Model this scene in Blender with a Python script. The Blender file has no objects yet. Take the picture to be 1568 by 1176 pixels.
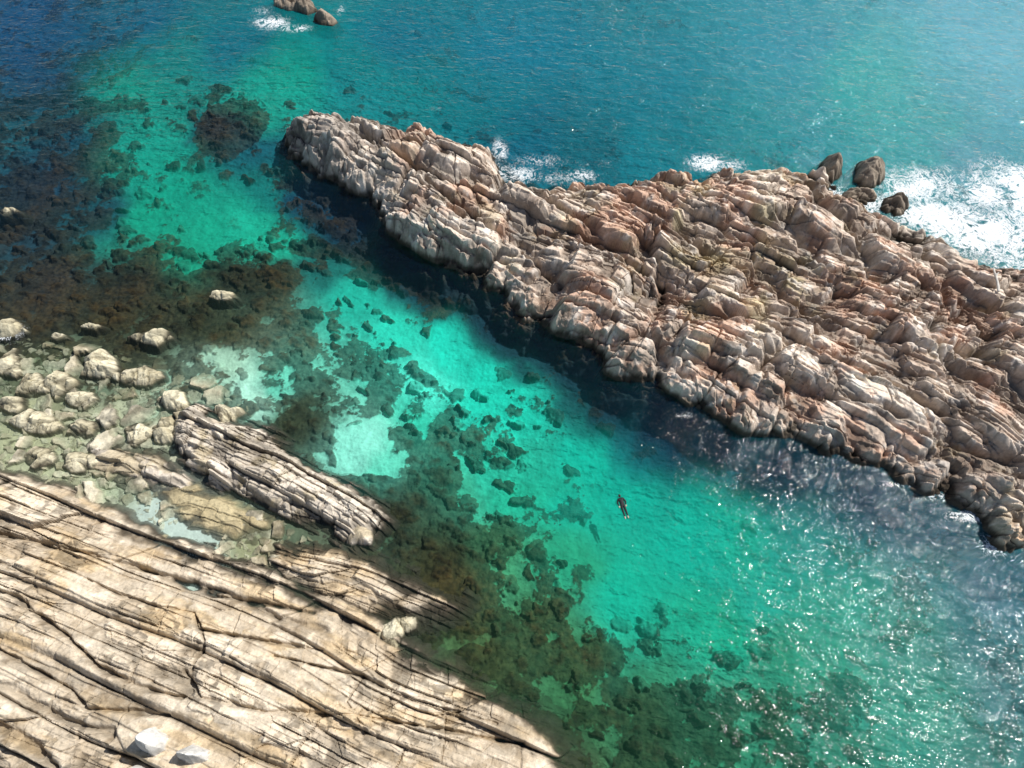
import bpy, math, numpy as np, time
T0=time.time()
# ------------------------------------------------------------------ camera model
CAMH=60.0; PITCH=math.radians(60); FPX=1089.0
cP,sP=math.cos(PITCH),math.sin(PITCH)
def P(u,v,h=0.0):
    x=(u-784)/FPX; y=(588-v)/FPX
    t=(CAMH-h)/(sP-y*cP)
    return (t*x, t*(cP+y*sP))
def s2l(c):
    c=np.asarray(c,dtype=np.float64)/255.0
    return np.where(c<=0.04045,c/12.92,((c+0.055)/1.055)**2.4)
# ------------------------------------------------------------------ noise
def h2(ix,iy,s):
    n=ix.astype(np.int64).astype(np.uint32)*np.uint32(374761393)+iy.astype(np.int64).astype(np.uint32)*np.uint32(668265263)+np.uint32((s*1274126177+97)&0xffffffff)
    n=(n^(n>>np.uint32(13)))*np.uint32(1274126177)
    n=(n^(n>>np.uint32(15)))*np.uint32(2246822519)
    n=n^(n>>np.uint32(16))
    return (n.astype(np.float32)/np.float32(4294967296.0))
def vn(x,y,s):
    fx=np.floor(x); fy=np.floor(y); tx=(x-fx); ty=(y-fy)
    tx=tx*tx*tx*(tx*(tx*6-15)+10); ty=ty*ty*ty*(ty*(ty*6-15)+10)
    a=h2(fx,fy,s); b=h2(fx+1,fy,s); c=h2(fx,fy+1,s); d=h2(fx+1,fy+1,s)
    return ((a+(b-a)*tx)*(1-ty)+(c+(d-c)*tx)*ty)*2-1
def fbm(x,y,s,octv=4,gain=0.5):
    r=0; a=1.0; tot=0
    for o in range(octv):
        r=r+a*vn(x,y,s+o*17); tot+=a; a*=gain
        x,y=(x*0.8-y*0.6)*2.03+5.3,(x*0.6+y*0.8)*2.03+9.1
    return r/tot
def worley(x,y,s,jit=0.85):
    fx=np.floor(x); fy=np.floor(y)
    F1=np.full(x.shape,9.0,np.float32); F2=F1.copy()
    ci=np.zeros(x.shape); cj=np.zeros(x.shape); ox=np.zeros(x.shape,np.float32); oy=ox.copy()
    for i in (-1,0,1):
        for j in (-1,0,1):
            gx=fx+i; gy=fy+j
            px=gx+0.5+jit*(h2(gx,gy,s)-0.5); py=gy+0.5+jit*(h2(gx,gy,s+1)-0.5)
            dx=x-px; dy=y-py; d=np.sqrt(dx*dx+dy*dy)
            n=d<F1
            F2=np.where(n,F1,np.minimum(F2,d)); F1=np.where(n,d,F1)
            ci=np.where(n,gx,ci); cj=np.where(n,gy,cj); ox=np.where(n,dx,ox); oy=np.where(n,dy,oy)
    return F1,F2,ox,oy,ci,cj
def ss(a,b,x):
    t=np.clip((x-a)/(b-a),0,1); return t*t*(3-2*t)
def blocks(a,b,la,lb,off,tilt,steep,s,depth,bias=.25):
    """pile of tilted angular blocks: max over neighbours of flat-topped, bevelled boxes (continuous height)"""
    x=a/la; y=b/lb; fx=np.floor(x); fy=np.floor(y)
    Zb=np.full(x.shape,-9.0,np.float32); Qb=np.zeros(x.shape,np.float32); Tb=np.zeros(x.shape,np.float32)
    for i in (-1,0,1):
        for j in (-1,0,1):
            gx=fx+i; gy=fy+j
            dx=(x-(gx+.5+.8*(h2(gx,gy,s)-.5)))*la; dy=(y-(gy+.5+.8*(h2(gx,gy,s+1)-.5)))*lb
            th=(h2(gx,gy,s+2)-.5)*.6; c=np.cos(th); sn=np.sin(th)
            ux=dx*c+dy*sn; uy=-dx*sn+dy*c
            r3=h2(gx,gy,s+3); r4=h2(gx,gy,s+4); r5=h2(gx,gy,s+5)
            hx=la*(.30+.30*r3); hy=lb*(.32+.28*r4)
            ux=ux+uy*(r5-.5)*.9
            q=np.maximum(np.abs(ux)-hx,np.abs(uy)-hy)
            q=np.maximum(q,(np.abs(ux)*.6+uy*.8*np.where(r5>.5,1,-1)-(hx*.6+hy*.8)*(.6+.4*r4)))
            r6=h2(gx,gy,s+6); r7=h2(gx,gy,s+7); r8=h2(gx,gy,s+8)
            top=off*(r6*2-1)+tilt*((r7-.5)*ux*.8-(r8-.5+bias)*uy*1.6)
            z=top-steep*np.maximum(q,0)
            n=z>Zb
            Zb=np.where(n,z,Zb); Qb=np.where(n,q,Qb); Tb=np.where(n,r6*.4+r3*.6,Tb)
    return np.maximum(Zb,-depth),Qb,Tb
# ------------------------------------------------------------------ grid
def axis(lo,hi,step,far,grow=1.25):
    pts=[lo]
    while pts[-1]<hi: pts.append(pts[-1]+step(pts[-1]))
    s=step(lo); a=[lo]
    while a[-1]>-far: s*=grow; a.append(a[-1]-s)
    s=step(hi); b=[pts[-1]]
    while b[-1]<far: s*=grow; b.append(b[-1]+s)
    return np.array(a[:0:-1]+pts+b[1:])
xs=axis(-80,80,lambda x:0.066+0.0006*abs(x),1600)
ys=axis(-3,104,lambda y:(0.058+0.0005*max(y,0)) if y<82 else 0.26,1600)
NX,NY=len(xs),len(ys)
X,Y=np.meshgrid(xs,ys); X=X.astype(np.float32); Y=Y.astype(np.float32)
print("grid",NX,NY,NX*NY)
def sdf(poly,margin=9.0,closed=True):
    pw=[P(*p) for p in poly]
    ax=np.array([p[0] for p in pw]); ay=np.array([p[1] for p in pw])
    out=np.full((len(ys),len(xs)),-margin,np.float32)
    i0,i1=np.searchsorted(xs,[ax.min()-margin,ax.max()+margin]); j0,j1=np.searchsorted(ys,[ay.min()-margin,ay.max()+margin])
    gx,gy=np.meshgrid(xs[i0:i1],ys[j0:j1]); gx=gx.astype(np.float32); gy=gy.astype(np.float32)
    d=np.full(gx.shape,1e9,np.float32); ins=np.zeros(gx.shape,bool)
    n=len(pw)
    for k in range(n if closed else n-1):
        x0,y0=ax[k],ay[k]; x1,y1=ax[(k+1)%n],ay[(k+1)%n]
        ex,ey=x1-x0,y1-y0; L=ex*ex+ey*ey+1e-9
        t=np.clip(((gx-x0)*ex+(gy-y0)*ey)/L,0,1)
        dd=(gx-x0-t*ex)**2+(gy-y0-t*ey)**2
        d=np.minimum(d,dd)
        if y0!=y1 and closed:
            c=((y0>gy)!=(y1>gy))&(gx<(x1-x0)*(gy-y0)/(y1-y0)+x0)
            ins^=c
    d=np.sqrt(d); d=np.where(ins,d,-d)
    out[j0:j1,i0:i1]=np.maximum(d,-margin)
    return out
def idw(ctrl,X,Y,p=4.0,eps=1.2):
    c=np.array(ctrl,dtype=np.float64)
    W=0; R=0
    for row in c:
        px,py=P(row[0],row[1])
        d2=(X-px)**2+(Y-py)**2+eps
        w=1.0/d2**(p/2)
        W=W+w; R=R+w[...,None]*row[2:].astype(np.float32)
    return R/W[...,None]
# ------------------------------------------------------------------ water body colour (sea bed seen through the water column, plus painted glare haze and headland shade)
COL=[(20,20,10,78,118),(200,30,10,100,128),(130,60,14,88,115),(250,78,15,130,130),(190,118,15,150,132),(225,100,15,142,130),(60,100,18,66,96),
(350,60,8,114,132),(430,105,10,158,140),(385,150,15,145,128),(520,100,8,132,136),(620,60,8,116,136),(620,130,10,134,138),(740,160,8,124,134),(800,60,15,123,146),
(800,200,8,106,128),(1000,100,18,131,150),(900,230,10,104,118),(1000,200,12,126,140),(1200,60,38,144,162),(1200,180,18,142,150),(1330,120,34,164,162),(1400,180,34,158,158),
(1540,60,88,174,192),(1540,180,64,158,170),(1500,240,50,142,156),(250,200,15,145,128),(240,235,12,146,126),(270,270,10,145,122),(220,310,10,143,117),(310,340,15,155,127),  # opening points paint the upper-right glare haze into the water colour
(370,330,20,165,138),(395,355,20,160,132),(270,390,15,135,108),(100,200,16,68,86),(50,350,27,58,70),(60,270,22,60,80),(150,300,20,70,82),(330,190,15,60,78),(400,220,10,85,98),(450,290,10,62,82),
(400,290,10,110,106),(520,330,10,48,68),(640,400,10,42,62),(560,370,22,62,66),(180,430,34,56,54),(60,430,34,56,64),(380,420,34,60,50),(470,400,18,90,86),(530,440,25,162,142),(600,480,36,190,166),
(690,515,26,198,174),(650,570,70,208,186),(750,565,22,192,168),(800,610,22,186,162),(530,680,125,206,188),(590,710,92,198,174),(380,580,155,206,188),(340,560,150,190,168),(450,560,90,180,158),(640,640,46,180,154),
(900,690,10,174,150),(950,730,10,170,148),(950,900,14,170,143),(1050,800,11,171,148),(1150,800,20,172,148),(1100,930,22,164,134),(1200,860,36,168,148),(1240,820,38,154,144),(1300,900,48,162,142),
(1300,1000,50,154,132),(1420,1100,64,156,138),(1400,960,54,144,130),(1450,900,52,126,126),(1540,900,54,112,126),(1540,1050,60,122,126),(1350,770,32,86,102),(1450,820,42,98,112),(1250,730,22,80,98),(1160,705,14,88,102),
(1050,650,12,42,66),(1000,615,12,38,58),(980,645,12,50,66),(1030,675,12,60,76),(900,560,12,42,58),(930,612,12,48,62),(880,577,12,48,62),(840,552,13,50,62),(790,516,13,50,62),(740,480,13,50,62),(695,452,13,50,62),(650,425,13,50,62),(960,668,12,100,108),(840,520,12,46,60),(780,480,12,44,60),(720,440,12,46,62),(680,430,12,46,62),(1110,690,13,56,78),(1200,715,18,66,86),(1300,745,28,74,92),(600,380,12,42,60),(560,320,10,42,62),(480,290,10,50,72),(850,850,34,150,116),(880,760,16,164,140),(750,850,56,136,98),(800,950,54,118,80),  # dark points along the headland paint its shadow on the water, with deep kelp
(900,1050,50,108,70),(1000,1100,46,108,74),(1100,1100,44,124,92),(1200,1100,46,130,102),(1250,1010,44,146,118),(1300,1150,50,138,116),(740,1000,66,98,60),(660,900,60,74,46),(600,770,50,70,50),(700,740,48,154,126),
(780,680,32,166,140),(820,760,28,162,132),(450,640,60,86,66),(480,800,85,100,80),(370,830,140,145,112),(280,810,178,196,188),(310,838,172,192,182),(170,640,172,178,150),(60,650,158,164,132),(60,560,90,105,80),(180,560,88,108,88),
(120,700,165,172,142),(230,700,155,168,142),(300,590,132,170,152),(200,500,55,68,52),(40,500,60,72,62),(560,920,90,106,80),(880,1150,66,104,68),(1480,1150,64,132,124),(300,490,50,70,52),(350,510,60,86,66)]
KEL=[(20,20,.12),(200,30,.15),(130,60,.5),(250,78,.0),(190,118,.0),(60,100,.55),(350,60,.1),(430,105,0),(350,150,.2),(600,60,.03),(800,60,.03),(700,90,.25),(1000,100,.0),(1300,100,.0),(1500,100,.0),(800,200,.1),(1000,200,.05),
(250,200,.12),(160,230,.55),(270,270,.1),(310,340,.02),(370,330,.02),(60,200,.65),(60,350,.8),(180,300,.55),(180,430,.95),(80,480,.95),(380,430,.92),(330,400,.75),(560,380,.65),(460,340,.45),(640,400,.4),(530,440,.08),(480,470,.55),(600,480,.12),(700,520,.03),
(650,570,.25),(560,560,.6),(480,520,.78),(500,600,.6),(760,560,.08),(620,620,.45),(530,680,.03),(590,700,.04),(450,640,.95),(480,690,.6),(380,580,.32),(340,560,.3),(440,560,.5),(300,590,.4),(350,520,.9),(280,480,.95),(700,640,.6),(760,700,.5),(820,640,.28),(650,690,.72),(840,760,.38),(720,760,.65),
(900,680,0.02),(950,740,0),(950,850,0),(1050,850,0),(1150,850,0),(880,900,.18),(1250,850,0.02),(1100,930,.02),(1060,1000,.34),(1000,1050,.5),(900,1050,.6),(800,950,.66),(760,850,.64),(640,770,.95),(570,740,.95),(650,900,.95),(700,980,.9),(560,800,.65),
(1100,1100,.42),(1200,1050,.26),(1300,1000,.1),(1330,1040,.4),(1250,1150,.28),(1420,950,.35),(1500,1080,.2),(1400,1130,.1),(800,1080,.75),(870,1150,.7),(1350,800,.25),(1200,740,.2),(170,640,.05),(60,600,.2),(100,700,.02),(280,810,0),(340,840,.0),(400,830,.25),(480,800,.3)]
KB=[(350,180,48,44,1.5),(455,652,54,38,1.3),(180,440,74,38,1.1),(380,430,66,30,1.1),(330,408,50,20,1.1),(300,490,75,38,1.1),(90,485,60,24,1.05),(230,545,50,12,.95),(400,505,44,24,.98),(350,600,22,22,.9),(545,556,42,14,.95),(600,524,24,10,.9),(572,592,20,16,1.),(642,560,26,14,1.),(500,585,25,14,.85),(520,620,18,10,.85),(1075,1050,24,26,1.1),(620,660,35,22,.9),(775,690,18,12,.9),(690,690,20,14,.85),(560,735,76,22,1.3),(640,765,62,42,1.3),(610,850,44,38,1.3),(670,830,40,40,1.15),(700,930,50,50,1.2),(740,1010,42,32,1.2),(800,1060,40,28,1.1),(850,1110,40,28,1.1),(640,985,40,24,1.2),(1330,1040,46,20,.65),(1420,960,60,22,.6),(560,400,48,12,.95),(470,360,52,16,.95),(95,90,80,24,.75),(140,140,70,16,.75),(700,85,60,12,.45),(240,370,30,8,.7),(80,270,80,30,.8),(660,870,40,30,1.),(1150,1120,46,16,.5),(960,1150,60,26,.7),(860,1000,40,25,.8),(1010,1060,40,20,.7),(450,480,40,16,.85)]
DEP=[(50,50,4),(400,60,2),(470,20,1.2),(800,50,7),(1300,60,6),(300,300,2.5),(50,300,1.8),(600,400,3),(200,450,1.2),(60,560,.6),(170,640,.5),(60,700,.45),(280,810,.35),(380,590,.7),(450,650,.7),(600,600,2),(700,520,2.4),(530,680,1),(600,760,.8),(800,700,2.2),(950,750,3.4),(1100,850,4),(1300,900,4),
(1500,900,4),(1050,650,3.5),(1350,780,3.5),(700,850,1.3),(650,900,.7),(480,800,.4),(370,830,.3),(560,930,.4),(800,950,1.8),(900,1100,1.8),(1000,1000,3),(1300,1150,3),(760,1040,.7),(860,1150,1),(350,180,1.2)]
lowx=axis(-84,84,lambda x:0.6,1600,1.6); lowy=axis(-5,106,lambda y:0.6,1600,1.6)
LX,LY=np.meshgrid(lowx,lowy)
colL=idw([r[:2]+tuple(s2l(r[2:])) for r in COL],LX,LY)
kelL=idw(KEL,LX,LY,p=3.5); depL=idw(DEP,LX,LY,p=3)
def samp(F,x,y):
    i=np.clip(np.searchsorted(lowx,x)-1,0,len(lowx)-2); j=np.clip(np.searchsorted(lowy,y)-1,0,len(lowy)-2)
    tx=np.clip((x-lowx[i])/(lowx[i+1]-lowx[i]),0,1)[...,None]; ty=np.clip((y-lowy[j])/(lowy[j+1]-lowy[j]),0,1)[...,None]
    return ((F[j,i]*(1-tx)+F[j,i+1]*tx)*(1-ty)+(F[j+1,i]*(1-tx)+F[j+1,i+1]*tx)*ty).astype(np.float32)
wx=fbm(X/6,Y/6,11,4)*2.8; wy=fbm(X/6,Y/6,51,4)*2.8
ALB=1/1.06; ALW=1.10
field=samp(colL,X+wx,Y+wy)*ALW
kel=samp(kelL,X+wx*.8,Y+wy*.8)[...,0]; dep=samp(depL,X+wx*.5,Y+wy*.5)[...,0]
for u,v,ru,rv,s in KB:
    x0,y0=P(u,v); rx=ru*(P(u+1,v)[0]-x0); ry=rv*(P(u,v-1)[1]-y0)
    q=((X+wx*.5-x0)/rx)**2+((Y+wy*.5-y0)/ry)**2
    kel=np.maximum(kel,s*ss(1.6,.45,q))
print("fields",time.time()-T0)
# ------------------------------------------------------------------ seabed
n1=fbm(X/3.2,Y/3.2,101,6,0.68)
nu=0.5+0.5*np.tanh(n1*3.0)
hx=fbm(X/.9,Y/.9,211,3)*.42; hy=fbm(X/.9,Y/.9,231,3)*.42
Rr=(X*.86-Y*.5,X*.5+Y*.86)
F1,F2,ox,oy,ci,cj=worley(Rr[0]/2.4+hx,Rr[1]/1.6+hy,201)
rad=(0.24+0.30*h2(ci,cj,205)**1.5)
dome=np.clip(1-(F1/rad)**2,0,1)
shal=ss(4.2,3.2,dep)
dm2=(h2(ci,cj,206)<np.clip(kel*1.2-.03,0,.85))*dome*shal
kmask=ss(-0.04,0.07,kel-(1-nu))
lump=ss(0.02,0.3,dm2)*(0.25+.7*h2(ci,cj,207))
kmask=np.maximum(kmask*(0.8+.2*dome),lump)
fine=fbm(X*1.7,Y*1.7,301,4,.6)
seaz=-dep+0.35*n1*np.clip(dep,0,1)+np.clip(dep*.4,0,0.8)*dm2**.7*(.4+.6*h2(ci,cj,208))+0.30*kmask*np.clip(dep,0,1)*np.abs(fine)+.08*fine*np.clip(dep,0,1)*kel
seaz=np.minimum(seaz,-0.08)
n2=fbm(X/0.9,Y/0.9,401,4,.6); n3=fbm(X/.35,Y/.35,431,2)
rough_z=np.clip(kel*1.6,0,1)
lum=1+(0.10+.28*rough_z)*n2+.18*rough_z*n3
colr=field*np.clip(lum,.4,1.6)[...,None]
olive=(s2l((60,54,28))).astype(np.float32)
kshal=ss(3.6,1.,dep)[...,None]
dk=(field*(0.12-.07*kshal)+olive*(0.18+.16*kshal))
kc=dk*(1+1.0*np.clip(n3+0.5*n2,-.85,1.6))[...,None]
brown=ss(-.1,.5,fbm(X/5,Y/5,441,3))*ss(4,1,dep)
kc=kc*(1-.6*brown[...,None])+.6*brown[...,None]*(s2l((88,68,32))*.5)*(1+0.9*n3)[...,None]
km=(kmask*0.96)[...,None]
colr=colr*(1-km)+kc*km
# ------------------------------------------------------------------ rocks
def rot(a):
    a=math.radians(a); c,s=math.cos(a),math.sin(a)
    return lambda x,y:(x*c+y*s,-x*s+y*c)
HZ=np.full(X.shape,-50.0,np.float32); LAB=np.zeros(X.shape,np.int8); RC=np.zeros(X.shape+(3,),np.float32)
def rock(poly,lab,ang,H,wid,blk,beds,pal,edge=1.0,slope=0.8,seed=1,Hmap=None,wet=0.45,warp=(1.2,11,.22,1.6),rough=.22,fade=None,cdark=.5,bend=0,vnz=.10,gul=(),bw=.20,gn=.4):
    d=sdf(poly)
    m=d>-6.5
    x=X[m]; y=Y[m]; dd=d[m]
    dd=dd+edge*(fbm(x/3,y/3,seed+3,4,.6))
    R=rot(ang)
    qx=fbm(x/warp[1],y/warp[1],seed+5,2)*warp[0]+fbm(x/warp[3],y/warp[3],seed+7,3)*warp[2]
    qy=fbm(x/warp[1],y/warp[1],seed+6,2)*warp[0]+fbm(x/warp[3],y/warp[3],seed+8,3)*warp[2]
    a,b=R(x+qx,y+qy)
    if bend: b=b+bend*np.sin(a/17.0+1.0)
    Hh=H if Hmap is None else idw(Hmap,x,y,p=3)[...,0]
    base=np.where(dd>0,Hh*(1-np.exp(-dd/wid)),dd*slope)
    amp=ss(-2.5,1.2,dd)*.85+.15
    fz=1 if fade is None else (fade+(1-fade)*ss(-.2,.15,fbm(a/9,b/4.5,seed+55,3)))
    r=0; crk=np.zeros(x.shape,np.float32); tone=0
    k=0
    for (la,th,step,jd,jw,off) in beds:
        q=1 if k==0 else fz
        bb=b/th+.45*vn(b/th*.6,b*0,seed+201+k)+bw*fbm(a/(th*4),b/th*.5,seed+202+k,2)
        j=np.floor(bb); fb=bb-j
        hj=h2(j,j*0,seed+203+k)
        aa=a/la*(.6+.8*hj)+9.7*hj+.06*fbm(a/la*2,bb,seed+204+k,3)+(hj-.5)*1.4*fb
        i=np.floor(aa); fa=aa-i
        g1=h2(i,j,seed+205+k)
        ea0=np.where(h2(i,j,seed+206+k)<.2,9.,fa)*la; ea1=np.where(h2(i+1,j,seed+206+k)<.2,9.,1-fa)*la
        ia=np.where(h2(i,j,seed+206+k)<.2,i-1,i)
        rb=h2(ia,j,seed+207+k); rc_=h2(ia,j,seed+208+k)-.5
        strength=.05+1.15*h2(ia,j,seed+209+k)
        sc=ss(0,.10,fb)
        r=r+q*(step*strength*((1-fb)*sc)+off*(rb-.5)*sc+step*.6*rc_*(fa-.5)*sc)
        ej=np.minimum(ea0,ea1)
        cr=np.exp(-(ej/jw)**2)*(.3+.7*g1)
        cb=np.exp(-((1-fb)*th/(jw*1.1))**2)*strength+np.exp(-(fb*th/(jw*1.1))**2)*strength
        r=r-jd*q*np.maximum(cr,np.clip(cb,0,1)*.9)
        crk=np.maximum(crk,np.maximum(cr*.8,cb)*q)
        tone=tone+(rb-.5)*(.5 if k==0 else .3)
        k+=1
    for (la,lb,off,tilt,steep,gate,dpt) in blk:
        zb,qb,tb=blocks(a,b,la,lb,off,tilt,steep,seed+500+k*31,dpt)
        g=1 if not gate else (1-gate)+gate*ss(-.25,.2,fbm(x/7,y/7,seed+57+k,3))
        if fade is not None: g=g*fz
        r=r+zb*g
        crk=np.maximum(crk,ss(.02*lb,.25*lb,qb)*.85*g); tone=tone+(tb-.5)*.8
        b=b+(tb-.5)*lb*.5; a=a+(tb-.5)*la*.4
        k+=1
    rg=1-np.abs(fbm(x/1.1,y/1.1,seed+73,4,.55))*2
    r=r+rough*(fbm(x/1.6,y/1.6,seed+71,5,.6)+.35*rg)+.035*fbm(x/.3,y/.3,seed+72,2)
    h=base+amp*r
    for (pl,gd,gw) in gul:
        gdst=-sdf(pl,4.0,False)[m]+gn*fbm(x/1.3,y/1.3,seed+301,3)
        gg=np.exp(-(np.maximum(gdst,0)/(gw*(1+.7*fbm(x/3,y/3,seed+311,2))))**2)*(gdst<3.8)*(.5+.5*ss(-.3,.3,fbm(x/2.2,y/2.2,seed+321,2)))
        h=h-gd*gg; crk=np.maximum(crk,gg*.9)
    z=HZ[m]; up=h>z
    t=np.clip(.5+tone*.7+.4*fbm(x/2.5,y/2.5,seed+81,4),0,1)[...,None]
    c=pal(x,y,a,b,t,crk,dd,seed)
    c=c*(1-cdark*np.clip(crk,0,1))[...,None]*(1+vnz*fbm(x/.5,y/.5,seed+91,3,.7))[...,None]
    wb=ss(wet+.35,wet-.25,h+.35*fbm(x/1.3,y/1.3,seed+95,3))[...,None]
    wc=s2l((52,46,36)).astype(np.float32)*ALB*(1+.5*fbm(x/.4,y/.4,seed+97,3))[...,None]
    c=c*(1-wb*.9)+wc*wb*.9
    hz=HZ[m]; hz[up]=h[up]; HZ[m]=hz
    l=LAB[m]; l[up&(dd>-4)]=lab; LAB[m]=l
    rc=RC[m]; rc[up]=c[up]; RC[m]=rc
L=lambda *c:(s2l(c)*ALB).astype(np.float32)
def mix(a,b,t): return a*(1-t)+b*t
def pal_head(x,y,a,b,t,crk,dd,seed):
    c=mix(L(184,160,140),L(247,231,212),t)
    g=ss(-2,-22,x+3*fbm(x/6,y/6,seed+1,2))[...,None]
    c=mix(c,mix(L(142,132,123),L(208,196,182),t),g)
    n=fbm(x/4,y/4,seed+101,4,.55)[...,None]
    cx,cy=P(960,370); oc=np.exp(-(((x-cx)/16)**2+((y-cy)/8)**2))[...,None]
    rust=ss(.08,.42,n+(t-.5)*.5+.18*oc)*(1-g*.8)*.55
    c=mix(c,mix(L(166,116,88),L(222,168,134),t),rust)
    n=fbm(x/3+9,y/3,seed+131,4,.55)[...,None]
    cx,cy=P(1100,420); oc=np.exp(-(((x-cx)/11)**2+((y-cy)/7)**2))[...,None]
    c=mix(c,mix(L(172,158,116),L(222,208,162),t),np.clip(ss(.2,.5,n)*.3+ss(.5,1.1,oc+.9*n)*.35,0,1)*(1-g))
    n=fbm(x/1.2,y/1.2,seed+151,4,.6)[...,None]
    c=mix(c,L(249,241,229),ss(.10,.48,n)*.55)
    n=fbm(x/2,y/2,seed+161,5,.65)[...,None]
    return mix(c,L(104,93,84),ss(.14,.5,n)*.48)
def pal_slab(x,y,a,b,t,crk,dd,seed):
    c=mix(L(184,166,140),L(239,224,200),t)
    n=fbm(a/5,b/1.6,seed+101,5,.6)[...,None]
    c=mix(c,L(212,182,134),ss(-.05,.4,n)*.55)
    n=fbm(a/6,b/2+4,seed+121,4,.6)[...,None]
    c=mix(c,L(150,138,120),ss(.1,.5,n)*.55)
    n=fbm(x/1.2,y/1.2,seed+151,4,.6)[...,None]
    return mix(c,L(134,114,88),ss(.16,.55,n)*.5)
def pal_grey(x,y,a,b,t,crk,dd,seed):
    return mix(L(112,102,90),L(184,168,148),t)
def pal_out(x,y,a,b,t,crk,dd,seed):
    c=mix(L(172,160,142),L(238,226,208),t)
    n=fbm(x/2,y/2,seed+101,4,.55)[...,None]
    return mix(c,L(180,162,118),ss(.05,.4,n)*.5)
def pal_bould(x,y,a,b,t,crk,dd,seed):
    return mix(L(178,167,135),L(230,221,192),t)
HEAD=[(425,212,.5),(438,168,3),(476,146,3.8),(530,150,4),(600,168,3.8),(645,180,3),(690,206,2.5),(740,205,3),(758,240,2),(765,268,1),(800,278,1),(850,284,1),(910,280,1),(935,262,2.5),(1000,262,2.5),(1060,260,2),(1090,270,1.5),(1120,250,2),(1190,242,2),(1240,254,2),(1262,252,1.5),(1290,290,1),(1340,330,.5),(1400,350,.5),(1440,362,.8),(1490,390,1),(1530,410,1),(1600,408,1),(1800,400,1),(1800,880),(1600,838),(1530,830),(1500,790),(1440,768),(1400,738),(1330,708),(1260,697),(1200,668),(1120,662),(1060,622),(1000,592),(940,582),(930,548),(860,522),(800,492),(760,452),(700,422),(640,392),(590,355),(570,305),(520,280),(470,268),(435,240)]
HM=[(470,205,4.2),(560,215,4.4),(650,240,4.4),(740,240,3.8),(700,330,3.4),(850,330,3.2),(980,290,4.5),(1100,290,3.8),(900,430,3.1),(1030,430,2.5),(1150,420,2.7),(1300,430,3.0),(1100,560,3.5),(1250,600,3.1),(1450,500,2.9),(1500,650,3.3),(1400,380,2.4),(1180,270,3.7)]
GH=[([(775,285),(850,340),(960,420),(1040,470),(1180,535),(1300,585),(1420,650)],1.4,.40),([(905,285),(950,330),(1040,385),(1130,440),(1230,500),(1340,540),(1480,560)],1.2,.34),([(560,225),(600,260),(690,330),(790,400),(860,455)],1.2,.34),([(1000,420),(1010,470),(985,530),(1040,590)],1.0,.35),([(1230,300),(1290,390),(1400,460),(1568,520)],1.2,.34),([(1180,560),(1130,600),(1120,640)],1.1,.4),([(520,165),(535,210),(580,250)],1.3,.4),([(640,190),(660,240),(640,280),(600,330)],1.1,.35),([(1250,620),(1330,640),(1450,700),(1568,730)],1.0,.3),([(1060,270),(1080,320),(1150,350),(1230,400),(1270,470)],1.0,.32),([(1400,400),(1430,470),(1400,540),(1440,620)],.9,.3)]
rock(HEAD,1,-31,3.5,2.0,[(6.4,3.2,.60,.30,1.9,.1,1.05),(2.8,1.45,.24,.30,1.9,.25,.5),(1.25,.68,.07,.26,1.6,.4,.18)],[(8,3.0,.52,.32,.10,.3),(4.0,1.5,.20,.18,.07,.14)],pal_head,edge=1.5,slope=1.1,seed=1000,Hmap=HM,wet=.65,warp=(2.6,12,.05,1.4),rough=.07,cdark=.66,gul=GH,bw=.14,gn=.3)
print("head",time.time()-T0)
for i,(u,v,ru,rv,hh) in enumerate([(1272,262,17,20,2),(1330,268,26,22,1.8),(1368,315,22,16,1.2),(1310,303,28,12,.8),(1548,795,40,36,1.8)]):
    po=[(u+ru*math.cos(k*math.pi/5+.2),v+rv*math.sin(k*math.pi/5+.2)) for k in range(10)]
    rock(po,4,-30,hh+1,1.2,[(2.5,1.3,.25,.45,1.6,0,.5),(1,.6,.06,.35,1.4,0,.18)],[],pal_grey,edge=.5,slope=2.5,seed=3000+i*40,wet=.3,rough=.1)
for i,po in enumerate(([(418,-12),(450,-8),(478,6),(492,18),(470,24),(445,16),(420,8)],[(480,32),(492,20),(510,24),(524,34),(512,41),(488,40)])):
    rock(po,5,-30,1.7,1.2,[(3,1.2,.3,.45,1.5,0,.5),(1.2,.6,.08,.35,1.2,0,.2)],[],pal_grey,edge=.6,slope=4,seed=3500+60*i,wet=.1,rough=.1)
# shore slabs
SLAB=[(-260,715),(0,735),(60,752),(130,775),(190,800),(245,838),(340,868),(410,890),(450,912),(520,930),(575,960),(610,992),(665,1030),(720,1064),(780,1100),(830,1144),(860,1200),(880,1280),(860,1500),(-300,1500)]
GS=[([(-60,885),(0,905),(50,925),(90,955),(130,985),(180,1030),(240,1060),(300,1075)],.9,.16),([(-60,812),(0,822),(60,835),(150,855),(240,880),(330,915),(400,925),(480,940)],.9,.2),([(150,895),(200,920),(250,935),(310,945),(315,970),(400,985),(500,1000)],.6,.1),([(300,1035),(330,1075),(420,1095),(560,1100),(680,1120),(800,1140)],.8,.15),([(-40,965),(60,1020),(140,1065),(160,1090),(280,1100)],.8,.15),([(270,890),(350,910),(430,950),(500,968)],.8,.25),([(430,1010),(560,1040),(640,1075),(760,1110)],.6,.1),([(-30,1040),(50,1060),(130,1110),(200,1125),(240,1176)],.8,.25),([(265,1035),(305,1045),(310,1065)],1.0,.6),([(560,1040),(540,1080),(560,1110)],.5,.09),([(310,945),(330,990),(310,1035)],.5,.09),([(-20,1100),(60,1130),(120,1176)],.8,.35)]
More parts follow.
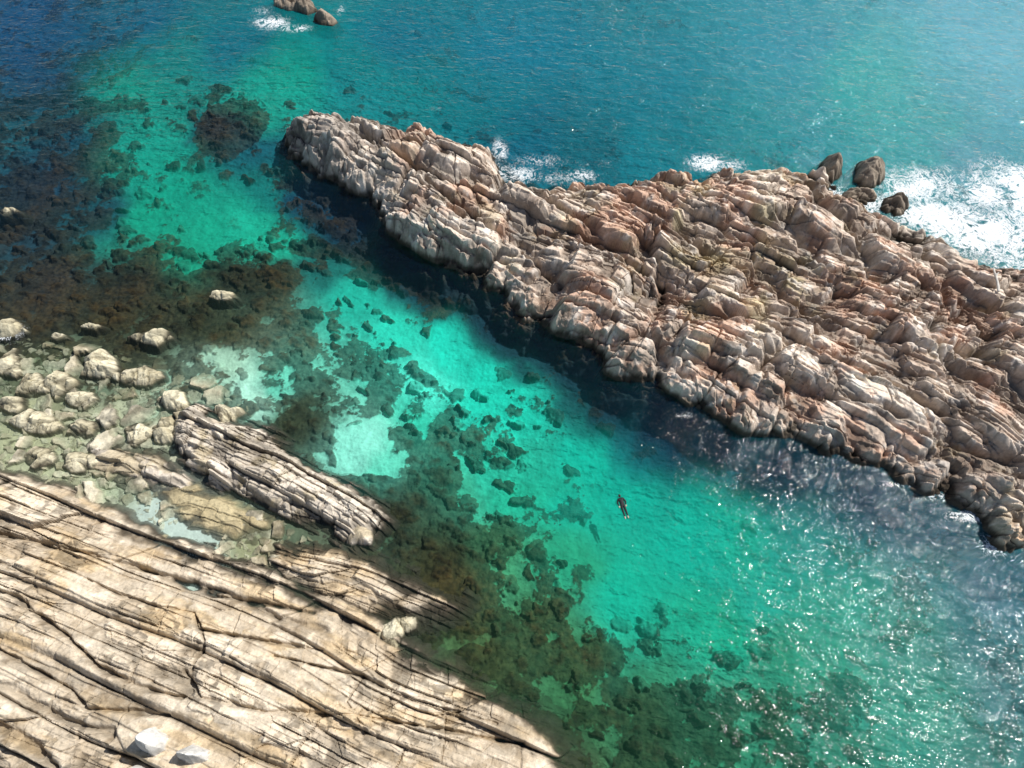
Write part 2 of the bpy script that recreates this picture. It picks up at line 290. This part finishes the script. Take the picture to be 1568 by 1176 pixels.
rock(SLAB,2,-19,3.2,7.0,[(3.4,1.3,.10,.14,1.4,0,.2),(1.3,.5,.03,.14,1.2,0,.08)],[(6.5,3.1,.85,.28,.08,.4),(3.4,1.25,.34,.20,.05,.2),(1.7,.50,.08,.07,.03,.05)],pal_slab,edge=.8,slope=.5,seed=5000,wet=.12,warp=(.9,18,.04,1.2),rough=.07,fade=.30,bend=.9,cdark=.6,gul=GS,bw=.14,gn=.18)
SH=[(430,850),(480,842),(560,867),(620,895),(695,932),(640,946),(560,936),(480,908),(440,882)]
rock(SH,2,-22,.9,1.5,[(2.2,.9,.10,.25,1.4,0,.2)],[(4,1.3,.4,.2,.06,.25),(1.7,.5,.12,.1,.04,.1)],pal_slab,edge=.9,slope=.5,seed=5300,wet=.15,warp=(.8,10,.05,1),rough=.07,bw=.1)
OUT=[(270,642),(300,624),(340,640),(400,656),(440,695),(500,735),(562,765),(582,790),(552,840),(520,835),(515,805),(470,805),(410,780),(350,748),(290,716),(268,680)]
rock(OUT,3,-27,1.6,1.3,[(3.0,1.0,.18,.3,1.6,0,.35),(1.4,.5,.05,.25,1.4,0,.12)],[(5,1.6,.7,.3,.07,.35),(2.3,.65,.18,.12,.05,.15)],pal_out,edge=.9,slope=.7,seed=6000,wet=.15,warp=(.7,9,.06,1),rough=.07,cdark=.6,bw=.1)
rock([(250,752),(300,745),(352,772),(404,802),(362,818),(290,795)],3,-24,.25,1.5,[(2.4,.9,.07,.12,1,0,.15)],[(3,.9,.12,.1,.05,.08)],lambda *k:mix(L(160,144,108),L(206,192,154),k[4]),edge=.4,slope=.5,seed=6200,wet=-.2,rough=.1)
rock([(140,682),(180,690),(250,705),(290,735),(262,745),(200,728),(150,712)],3,-24,.7,1.0,[(2,.8,.12,.3,1.4,0,.25)],[(3,1.0,.35,.15,.06,.2)],pal_out,edge=.5,slope=.5,seed=6300,wet=.0,rough=.08)
# single boulders
BO=[(150,560,28,22,.8),(230,516,30,13,.4),(340,452,22,8,.2),(92,588,22,18,.5),(50,590,26,16,.4),(210,578,36,14,.4),(265,612,24,16,.6),(350,632,20,12,.7),(14,322,14,3,.05),(12,505,24,16,.7),(15,560,24,22,.6),(120,610,22,12,.4),(60,645,40,18,.4),(210,665,18,16,.5),(255,660,20,20,.6),
(120,655,26,14,.3),(20,620,20,12,.4),(120,705,30,16,.35),(60,700,26,14,.3),(545,815,22,24,.7),(598,970,20,20,.6),(620,955,16,10,.4),(140,500,12,3,-.05),(90,515,14,5,.0)]
for i,(u,v,ru,rv,hh) in enumerate(BO):
    po=[(u+ru*(1+.25*math.sin(i*3+k*2.1))*math.cos(k*math.pi/5),v+rv*(1+.25*math.sin(i*5+k*1.7))*math.sin(k*math.pi/5)) for k in range(10)]
    rock(po,6,-20+i*23,hh+.3,.7,[(1.8,1.2,.16,.4,1.3,0,.4),(.7,.45,.03,.3,1,0,.12)],[],pal_bould if hh<.65 or i<13 else pal_out,edge=.3,slope=2.2,seed=7000+i*30,wet=-.02,rough=.1)
for i,(u,v,ru,rv,hh) in enumerate([(266,1142,32,32,1.8),(322,1160,34,26,1.4),(238,1180,22,16,.9)]):
    po=[(u+ru*math.cos(k*math.pi/3+.5),v+rv*math.sin(k*math.pi/3+.5)) for k in range(6)]
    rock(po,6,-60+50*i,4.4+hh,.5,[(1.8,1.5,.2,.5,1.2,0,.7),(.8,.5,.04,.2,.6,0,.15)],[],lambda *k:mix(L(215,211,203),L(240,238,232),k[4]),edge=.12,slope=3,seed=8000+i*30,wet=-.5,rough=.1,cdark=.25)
print("rocks",time.time()-T0)
# boulder field
FB=[(-200,470),(0,505),(60,525),(130,540),(200,558),(280,590),(340,600),(350,640),(300,640),(265,700),(250,740),(300,760),(420,800),(500,860),(440,900),(330,862),(210,800),(60,745),(-200,720)]
dF=sdf(FB); m=dF>-3
x=X[m]; y=Y[m]
px,py=P(282,815); pool=np.exp(-(((x-px)*.8+(y-py)*.6)**2/4.5+(((y-py)*.8-(x-px)*.6)**2)/3))*.85
fz=np.full(x.shape,-9.0,np.float32); fc=np.zeros(x.shape+(3,),np.float32)
for k,(sc,hh) in enumerate([(2.3,.9),(1.4,.6),(.8,.36),(.45,.2)]):
    f1,f2,oxx,oyy,c1,c2=worley((x+.4*fbm(x/1.1,y/1.1,905+k,3))/sc,(y+.4*fbm(x/1.1,y/1.1,955+k,3))/sc,900+k*11)
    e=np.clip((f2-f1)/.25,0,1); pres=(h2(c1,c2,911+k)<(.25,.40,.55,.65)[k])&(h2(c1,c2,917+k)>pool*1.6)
    tl=h2(c1,c2,913+k)-.5; tl2=h2(c1,c2,916+k)-.5
    z=-samp(depL,x,y)[...,0]-.15+hh*(.25+.85*h2(c1,c2,912+k))*(1-(1-e)**2.4)**.8*pres+(tl*oxx+tl2*oyy)*hh*1.7*pres
    z=z+.07*fbm(x/.4,y/.4,921+k,3)
    t=np.clip(h2(c1,c2,914+k)*.8+.3*fbm(x/.7,y/.7,931,3)+.1,0,1)[...,None]
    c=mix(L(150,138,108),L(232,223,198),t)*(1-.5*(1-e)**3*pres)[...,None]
    c=c*(1-.5*ss(.1,.4,fbm(x/2.5,y/2.5,941,4)))[...,None]
    up=(z>fz)&pres; fz[up]=z[up]; fc[up]=c[up]
fz=np.where(dF[m]<0,fz+dF[m]*.4,fz)
hz=HZ[m]; up=fz>hz; hz[up]=fz[up]; HZ[m]=hz
l=LAB[m]; l[up]=6; LAB[m]=l
rc=RC[m]; rc[up]=fc[up]; RC[m]=rc
# combine with sea bed, submerged tint
isr=HZ>seaz
Z=np.where(isr,HZ,seaz)
depth=np.clip(-HZ,0,20)
tt=(1-np.exp(-depth/0.9))[...,None]
sub=RC*np.array([.55,.85,.78],np.float32)**np.clip(depth,0,3)[...,None]
subc=sub*(1-tt)+colr*tt*(.6+.4*np.clip(RC.mean(-1)/.3,0,1))[...,None]
RCf=np.where((HZ<0)[...,None],subc*(1-.15),RC)
colr=np.where(isr[...,None],RCf,colr)
LAB=np.where(isr&(HZ>-1.2),LAB,0)
colr=np.clip(colr,0.002,.85)
print("combined",time.time()-T0)
# ------------------------------------------------------------------ mesh building
def mk_mesh(name,vx,vy,vz,quads,attrs,smooth,mat):
    me=bpy.data.meshes.new(name); nv=len(vx); nf=len(quads)
    me.vertices.add(nv); co=np.empty((nv,3),np.float32); co[:,0]=vx; co[:,1]=vy; co[:,2]=vz
    me.vertices.foreach_set("co",co.ravel())
    me.loops.add(nf*4); me.loops.foreach_set("vertex_index",quads.ravel().astype(np.int32))
    me.polygons.add(nf); me.polygons.foreach_set("loop_start",np.arange(0,nf*4,4,dtype=np.int32))
    me.update(calc_edges=True)
    me.polygons.foreach_set("use_smooth",np.full(nf,smooth,bool))
    for k,v in attrs.items():
        if v.ndim==2:
            a=me.attributes.new(k,'FLOAT_COLOR','POINT'); c=np.ones((nv,4),np.float32); c[:,:3]=v; a.data.foreach_set("color",c.ravel())
        else:
            a=me.attributes.new(k,'FLOAT','POINT'); a.data.foreach_set("value",v.astype(np.float32))
    me.materials.append(mat)
    ob=bpy.data.objects.new(name,me); bpy.context.scene.collection.objects.link(ob); return ob
def nodes(name):
    m=bpy.data.materials.new(name); m.use_nodes=True; nt=m.node_tree; nt.nodes.clear(); return m,nt,nt.nodes,nt.links
def ground_mat(name,bscale,bstr,bdist,rough,vary):
    m,nt,N,K=nodes(name)
    o=N.new("ShaderNodeOutputMaterial"); b=N.new("ShaderNodeBsdfPrincipled"); K.new(b.outputs[0],o.inputs[0])
    b.inputs["Roughness"].default_value=rough; b.inputs["Specular IOR Level"].default_value=.2
    at=N.new("ShaderNodeAttribute"); at.attribute_name="Col"
    g=N.new("ShaderNodeNewGeometry")
    n=N.new("ShaderNodeTexNoise"); n.inputs["Scale"].default_value=bscale; n.inputs["Detail"].default_value=6; n.inputs["Roughness"].default_value=.7
    K.new(g.outputs["Position"],n.inputs["Vector"])
    mr=N.new("ShaderNodeMapRange"); mr.inputs[1].default_value=.25; mr.inputs[2].default_value=.75; mr.inputs[3].default_value=1-vary; mr.inputs[4].default_value=1+vary
    K.new(n.outputs[0],mr.inputs[0])
    vm=N.new("ShaderNodeVectorMath"); vm.operation='SCALE'; K.new(at.outputs["Color"],vm.inputs[0]); K.new(mr.outputs[0],vm.inputs["Scale"])
    K.new(vm.outputs[0],b.inputs["Base Color"])
    bp=N.new("ShaderNodeBump"); bp.inputs["Strength"].default_value=bstr; bp.inputs["Distance"].default_value=bdist
    K.new(n.outputs[0],bp.inputs["Height"]); K.new(bp.outputs[0],b.inputs["Normal"])
    return m
mrock=ground_mat("rock_material",3.5,.8,.08,.85,.30)
msea=ground_mat("seabed_material",1.8,.4,.15,.95,.18)
idx=np.arange(NX*NY).reshape(NY,NX)
Q=np.stack([idx[:-1,:-1],idx[:-1,1:],idx[1:,1:],idx[1:,:-1]],-1).reshape(-1,4)
lq=np.maximum(np.maximum(LAB[:-1,:-1],LAB[:-1,1:]),np.maximum(LAB[1:,1:],LAB[1:,:-1])).ravel()
fx,fy,fz_,fcx=X.ravel(),Y.ravel(),Z.ravel(),colr.reshape(-1,3)
names={0:"seabed",1:"rocky_headland",2:"rock_slab_shore",3:"rock_outcrop",4:"sea_rock",5:"sea_stack",6:"boulder_field"}
for lab,nm in names.items():
    q=Q[lq==lab]
    if len(q)==0: continue
    used=np.zeros(NX*NY,bool); used[q.ravel()]=True
    re=np.cumsum(used)-1
    mk_mesh(nm,fx[used],fy[used],fz_[used],re[q],{"Col":fcx[used]},lab==0,msea if lab==0 else mrock)
print("meshes",time.time()-T0)
# ------------------------------------------------------------------ water
wxs=axis(-82,82,lambda x:.28,1600,1.35); wys=axis(-3,105,lambda y:.28,1600,1.35)
WX,WY=np.meshgrid(wxs,wys); WX=WX.astype(np.float32); WY=WY.astype(np.float32)
foam=np.zeros(WX.shape,np.float32)
FO=[(1560,300,85,55,1.05),(1490,350,100,42,.95),(1400,285,70,34,.8),(1330,310,70,24,.85),(1290,300,44,18,.7),(1450,270,70,22,.6),(1560,380,70,40,.85),(1420,330,70,28,.9),(790,266,48,15,.9),(830,248,50,13,.6),(870,270,48,13,.8),(1085,250,32,15,.85),(1115,252,34,12,.65),
(765,235,14,24,.65),(418,34,36,13,.7),(450,42,30,8,.6),(522,14,9,12,.5),(400,18,20,10,.5),(0,512,34,18,.9),(1372,742,30,6,.6),(1490,790,44,11,.7),(1520,835,22,20,.75),(1045,636,22,6,.55),(1215,690,16,6,.4),(1430,760,26,7,.55),(665,166,16,6,.4),(900,250,60,10,.4)]
for u,v,ru,rv,s in FO:
    x0,y0=P(u,v); rx=ru*(P(u+1,v)[0]-x0); ry=rv*(P(u,v-1)[1]-y0)
    foam=np.maximum(foam,s*np.exp(-(((WX-x0)/rx)**2+((WY-y0)/ry)**2)*.9))
foam=foam*(1+.7*fbm(WX/3,WY/3,881,4))
body=[(200,50,.34),(470,30,.5),(800,60,.5),(1300,100,.55),(1500,200,.5),(60,250,.14),(130,70,.2),(60,380,.08),(350,180,.05),(380,200,.08),(300,300,.18),(500,380,.10),(700,540,.08),(200,480,.04),(150,650,.03),(300,820,.03),(500,650,.05),(700,700,.06),(950,800,.28),(1100,850,.33),(1300,950,.33),(1500,900,.5),(1500,1100,.38),(1350,780,.45),(1100,680,.25),(850,950,.06),(900,1100,.08),(1080,1050,.1),(1100,1100,.14),(650,900,.03),(760,620,.06)]
bodyA=idw(body,WX,WY,p=3)[...,0]
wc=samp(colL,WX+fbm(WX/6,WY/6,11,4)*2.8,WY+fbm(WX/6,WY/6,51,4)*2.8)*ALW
amp=idw([(200,50,1.2),(800,60,1.4),(1400,100,1.5),(300,400,.4),(600,600,.2),(150,650,.08),(300,820,.05),(900,780,.35),(1050,850,.5),(1300,900,.85),(1350,780,1.0),(1500,850,1.1),(1500,1000,1.0),(1450,1130,.9),(800,1000,.4),(900,960,.4),(1200,1100,.7),(650,900,.1),(1100,680,.8)],WX,WY,p=3)[...,0]
WZ=.045*np.minimum(amp,1.3)*(fbm(WX/2.2+WY/4,WY/1.4-WX/5,777,3)+.6*fbm(WX/6,WY/4,778,2))
fr=(np.abs(WX)>82)|(WY>105)|(WY<-3); WZ[fr]=0
m,nt,N,K=nodes("sea_water_material")
o=N.new("ShaderNodeOutputMaterial")
g=N.new("ShaderNodeNewGeometry")
def att(n):
    a=N.new("ShaderNodeAttribute"); a.attribute_name=n; return a
def noise(scale,detail,rough,vec,dist=0):
    n=N.new("ShaderNodeTexNoise"); n.inputs["Scale"].default_value=scale; n.inputs["Detail"].default_value=detail; n.inputs["Roughness"].default_value=rough; n.inputs["Distortion"].default_value=dist
    K.new(vec,n.inputs["Vector"]); return n
def math_(op,a,b=None,c=None):
    n=N.new("ShaderNodeMath"); n.operation=op
    for i,v in enumerate((a,b,c)):
        if v is None: continue
        if isinstance(v,(int,float)): n.inputs[i].default_value=v
        else: K.new(v,n.inputs[i])
    return n.outputs[0]
mp=N.new("ShaderNodeMapping"); mp.inputs["Rotation"].default_value=(0,0,math.radians(28)); mp.inputs["Scale"].default_value=(.55,1.25,1); K.new(g.outputs["Position"],mp.inputs["Vector"])
nA=noise(.55,4,.6,mp.outputs[0],.4); nB=noise(2.2,3,.6,mp.outputs[0],.3)
hgt=math_('ADD',math_('MULTIPLY',nA.outputs[0],1.0),math_('MULTIPLY',nB.outputs[0],.33))
hgt=math_('MULTIPLY',hgt,att("Amp").outputs["Fac"])
bp=N.new("ShaderNodeBump"); bp.inputs["Strength"].default_value=1; bp.inputs["Distance"].default_value=.46; K.new(hgt,bp.inputs["Height"])
tr=N.new("ShaderNodeBsdfTransparent")
df=N.new("ShaderNodeBsdfDiffuse"); K.new(att("WCol").outputs["Color"],df.inputs["Color"]); K.new(bp.outputs[0],df.inputs["Normal"])
mx=N.new("ShaderNodeMixShader"); K.new(att("Body").outputs["Fac"],mx.inputs[0]); K.new(tr.outputs[0],mx.inputs[1]); K.new(df.outputs[0],mx.inputs[2])
gl=N.new("ShaderNodeBsdfGlossy"); gl.inputs["Roughness"].default_value=.065; K.new(bp.outputs[0],gl.inputs["Normal"])
fn=N.new("ShaderNodeFresnel"); fn.inputs["IOR"].default_value=1.333; K.new(bp.outputs[0],fn.inputs["Normal"])
m2=N.new("ShaderNodeMixShader"); K.new(fn.outputs[0],m2.inputs[0]); K.new(mx.outputs[0],m2.inputs[1]); K.new(gl.outputs[0],m2.inputs[2])
fo=N.new("ShaderNodeBsdfDiffuse"); fo.inputs["Color"].default_value=(.8,.83,.84,1)
nf=noise(.7,9,.75,g.outputs["Position"],1.6)
nf2=noise(3.5,5,.7,g.outputs["Position"],1.0)
nr=math_('ABSOLUTE',math_('SUBTRACT',nf.outputs[0],.5))
web=math_('SUBTRACT',1,math_('MULTIPLY',nr,9.5))
web=math_('ADD',web,math_('MULTIPLY',math_('SUBTRACT',nf2.outputs[0],.5),1.6))
fm=math_('ADD',math_('MULTIPLY',att("Foam").outputs["Fac"],1.5),math_('MULTIPLY',math_('SUBTRACT',web,1.0),.95))
mr=N.new("ShaderNodeMapRange"); mr.inputs[1].default_value=.32; mr.inputs[2].default_value=.95; K.new(fm,mr.inputs[0])
m3=N.new("ShaderNodeMixShader"); K.new(mr.outputs[0],m3.inputs[0]); K.new(m2.outputs[0],m3.inputs[1]); K.new(fo.outputs[0],m3.inputs[2])
K.new(m3.outputs[0],o.inputs[0])
wi=np.arange(WX.size).reshape(WX.shape)
WQ=np.stack([wi[:-1,:-1],wi[:-1,1:],wi[1:,1:],wi[1:,:-1]],-1).reshape(-1,4)
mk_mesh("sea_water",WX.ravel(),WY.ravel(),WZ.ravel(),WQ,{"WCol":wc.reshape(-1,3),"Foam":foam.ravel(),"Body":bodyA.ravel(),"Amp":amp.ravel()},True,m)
# ------------------------------------------------------------------ simple materials
def simple(name,col,rough=.6,sc=20,var=.25):
    m,nt,N,K=nodes(name); o=N.new("ShaderNodeOutputMaterial"); b=N.new("ShaderNodeBsdfPrincipled"); K.new(b.outputs[0],o.inputs[0]); b.inputs["Roughness"].default_value=rough
    n=N.new("ShaderNodeTexNoise"); n.inputs["Scale"].default_value=sc; r=N.new("ShaderNodeValToRGB"); K.new(n.outputs[0],r.inputs[0])
    r.color_ramp.elements[0].color=tuple(c*(1-var) for c in col)+(1,); r.color_ramp.elements[1].color=tuple(min(1,c*(1+var)) for c in col)+(1,)
    K.new(r.outputs[0],b.inputs["Base Color"]); return m
suit=simple("wetsuit",(.006,.007,.009),.7); skinm=simple("skin",(.62,.40,.30),.5,20,.1); hairm=simple("hair",(.03,.018,.01),.6)
wood=simple("weathered_wood",(.6,.56,.5),.8,6,.3)
def skin_obj(name,pts,edges,rad,mat,parent,sub=2):
    me=bpy.data.meshes.new(name); me.from_pydata(pts,edges,[]); ob=bpy.data.objects.new(name,me); bpy.context.scene.collection.objects.link(ob)
    md=ob.modifiers.new("skin",'SKIN')
    for i,r in enumerate(rad):
        me.skin_vertices[0].data[i].radius=(r,r) if not isinstance(r,tuple) else r
    me.skin_vertices[0].data[0].use_root=True
    s=ob.modifiers.new("sub",'SUBSURF'); s.levels=sub; s.render_levels=sub
    me.materials.append(mat); ob.parent=parent; return ob
sw=bpy.data.objects.new("swimmer",None); bpy.context.scene.collection.objects.link(sw)
pts=[(0,0,0),(0,.18,.02),(0,.38,.04),(0,.52,.03),(0,.60,.03),
 (.09,-.05,0),(.12,-.46,-.03),(.11,-.86,.02),(-.09,-.05,0),(-.11,-.46,-.03),(-.11,-.86,.0),
 (.18,.47,.03),(.31,.24,-.01),(.25,.0,-.0),(-.18,.47,.03),(-.31,.26,-.01),(-.27,.01,0.0)]
ed=[(0,1),(1,2),(2,3),(3,4),(0,5),(5,6),(6,7),(0,8),(8,9),(9,10),(3,11),(11,12),(12,13),(3,14),(14,15),(15,16)]
rad_=[(.18,.13),(.17,.12),(.20,.13),(.15,.10),.065,.11,.08,.05,.11,.08,.05,.085,.065,.045,.085,.065,.045]
skin_obj("wetsuit_body",pts,ed,rad_,suit,sw)
for nm,a,b in (("foot",(.11,-.86,.02),(.12,-1.08,-.01)),("foot_2",(-.11,-.86,.0),(-.12,-1.08,-.01))):
    skin_obj(nm,[a,((a[0]+b[0])/2,(a[1]+b[1])/2,a[2]-.01),b],[(0,1),(1,2)],[.045,.05,.03],skinm,sw,1)
def hand(nm,w,d):
    w=np.array(w); d=np.array(d)/np.linalg.norm(d); sd=np.array((-d[1],d[0],0.))
    pts=[tuple(w),tuple(w+d*.08)]; ed=[(0,1)]; rad=[.03,(.042)]
    for k,(o_,l) in enumerate(((-.033,.07),(-.011,.08),(.011,.075),(.033,.06))):
        b0=len(pts); pts+= [tuple(w+d*.09+sd*o_),tuple(w+d*(.09+l*.5)+sd*o_*1.2),tuple(w+d*(.09+l)+sd*o_*1.3-np.array((0,0,.015)))]
        ed+=[(1,b0),(b0,b0+1),(b0+1,b0+2)]; rad+=[.011,.009,.008]
    b0=len(pts); pts+=[tuple(w+d*.03+sd*.045),tuple(w+d*.08+sd*.07)]; ed+=[(0,b0),(b0,b0+1)]; rad+=[.013,.010]
    skin_obj(nm,pts,ed,rad,skinm,sw,1)
hand("hand",(.25,-.01,0),(-.15,-1,0)); hand("hand_2",(-.27,.0,0),(.1,-1,0))
bpy.ops.mesh.primitive_uv_sphere_add(segments=24,ring_count=16,radius=1)
hd=bpy.context.object; hd.name="head"; hd.data.name="head"
for v in hd.data.vertices:
    x_,y_,z_=v.co
    w=.078*(1-.18*max(0,-y_)); v.co=(x_*w,y_*.12,z_*.098)
    if z_<-.85 and abs(x_)<.25 and -.3<y_<.1: v.co.z-=.02
    if z_<-.7 and .1<y_<.3 and .2<abs(x_)<.5: v.co.z+=.008
hd.data.materials.append(skinm); hd.data.materials.append(hairm)
for p in hd.data.polygons:
    p.use_smooth=True
    if p.center.z>-.02 or p.center.y>.07: p.material_index=1
hd.location=(0,.73,.05); hd.rotation_euler=(0,.5,0); hd.parent=sw
for s in (-1,1):
    bpy.ops.mesh.primitive_uv_sphere_add(segments=10,ring_count=8,radius=.03); e=bpy.context.object; e.name="ear"; e.scale=(.35,.9,.7); e.location=(s*.078,.72,.03); e.data.materials.append(skinm); e.parent=sw
px,py=P(953,774); sw.location=(px,py,.10); sw.rotation_euler=(0,0,math.radians(14)); sw.scale=(1.2,)*3
# driftwood log lying on the headland
def top_z(x,y):
    i=np.searchsorted(xs,x); j=np.searchsorted(ys,y); return float(Z[max(0,j-3):j+4,max(0,i-3):i+4].max())
a=P(1518,414,2.5); b=P(1521,455,2.5)
lg=bpy.data.objects.new("driftwood_log",None); bpy.context.scene.collection.objects.link(lg)
za,zb=top_z(*a)+.12,top_z(*b)+.12
pp=[(b[0]+(a[0]-b[0])*t+.06*math.sin(t*5),b[1]+(a[1]-b[1])*t,zb+(za-zb)*t+.05*math.sin(t*3)) for t in np.linspace(0,1,7)]
pp+= [(pp[4][0]+.35,pp[4][1]+.25,pp[4][2]+.2)]
skin_obj("trunk",pp,[(i,i+1) for i in range(6)]+[(4,7)],[.15,.14,.13,.12,.11,.10,.08,.05],wood,lg,1)
# ------------------------------------------------------------------ light
SEL,SAZ=50,30   # elevation, azimuth measured from +X towards +Y
sc=bpy.context.scene
w=bpy.data.worlds.new("World"); sc.world=w; w.use_nodes=True; nt=w.node_tree
bg=nt.nodes["Background"]; sky=nt.nodes.new("ShaderNodeTexSky"); sky.sky_type='NISHITA'; sky.sun_disc=False
sky.sun_elevation=math.radians(SEL); sky.sun_rotation=math.radians(90-SAZ); sky.air_density=1; sky.dust_density=1
nt.links.new(sky.outputs[0],bg.inputs[0]); bg.inputs[1].default_value=.085
sl=bpy.data.lights.new("sun",'SUN'); sl.energy=5.0; sl.angle=math.radians(.5); sl.color=(1,.965,.91)
so=bpy.data.objects.new("sun",sl); sc.collection.objects.link(so); so.location=(50,50,80)
from mathutils import Vector
dv=Vector((math.cos(math.radians(SEL))*math.cos(math.radians(SAZ)),math.cos(math.radians(SEL))*math.sin(math.radians(SAZ)),math.sin(math.radians(SEL))))
so.rotation_euler=dv.to_track_quat('Z','Y').to_euler()
cam=bpy.data.cameras.new("camera"); co=bpy.data.objects.new("camera",cam); sc.collection.objects.link(co)
co.location=(0,0,CAMH); co.rotation_euler=(math.radians(90)-PITCH,0,0); cam.sensor_width=36; cam.lens=36*FPX/1568; cam.clip_end=5000
sc.camera=co
sc.view_settings.view_transform='Standard'; sc.view_settings.look='None'; sc.view_settings.exposure=0
print("done",time.time()-T0)
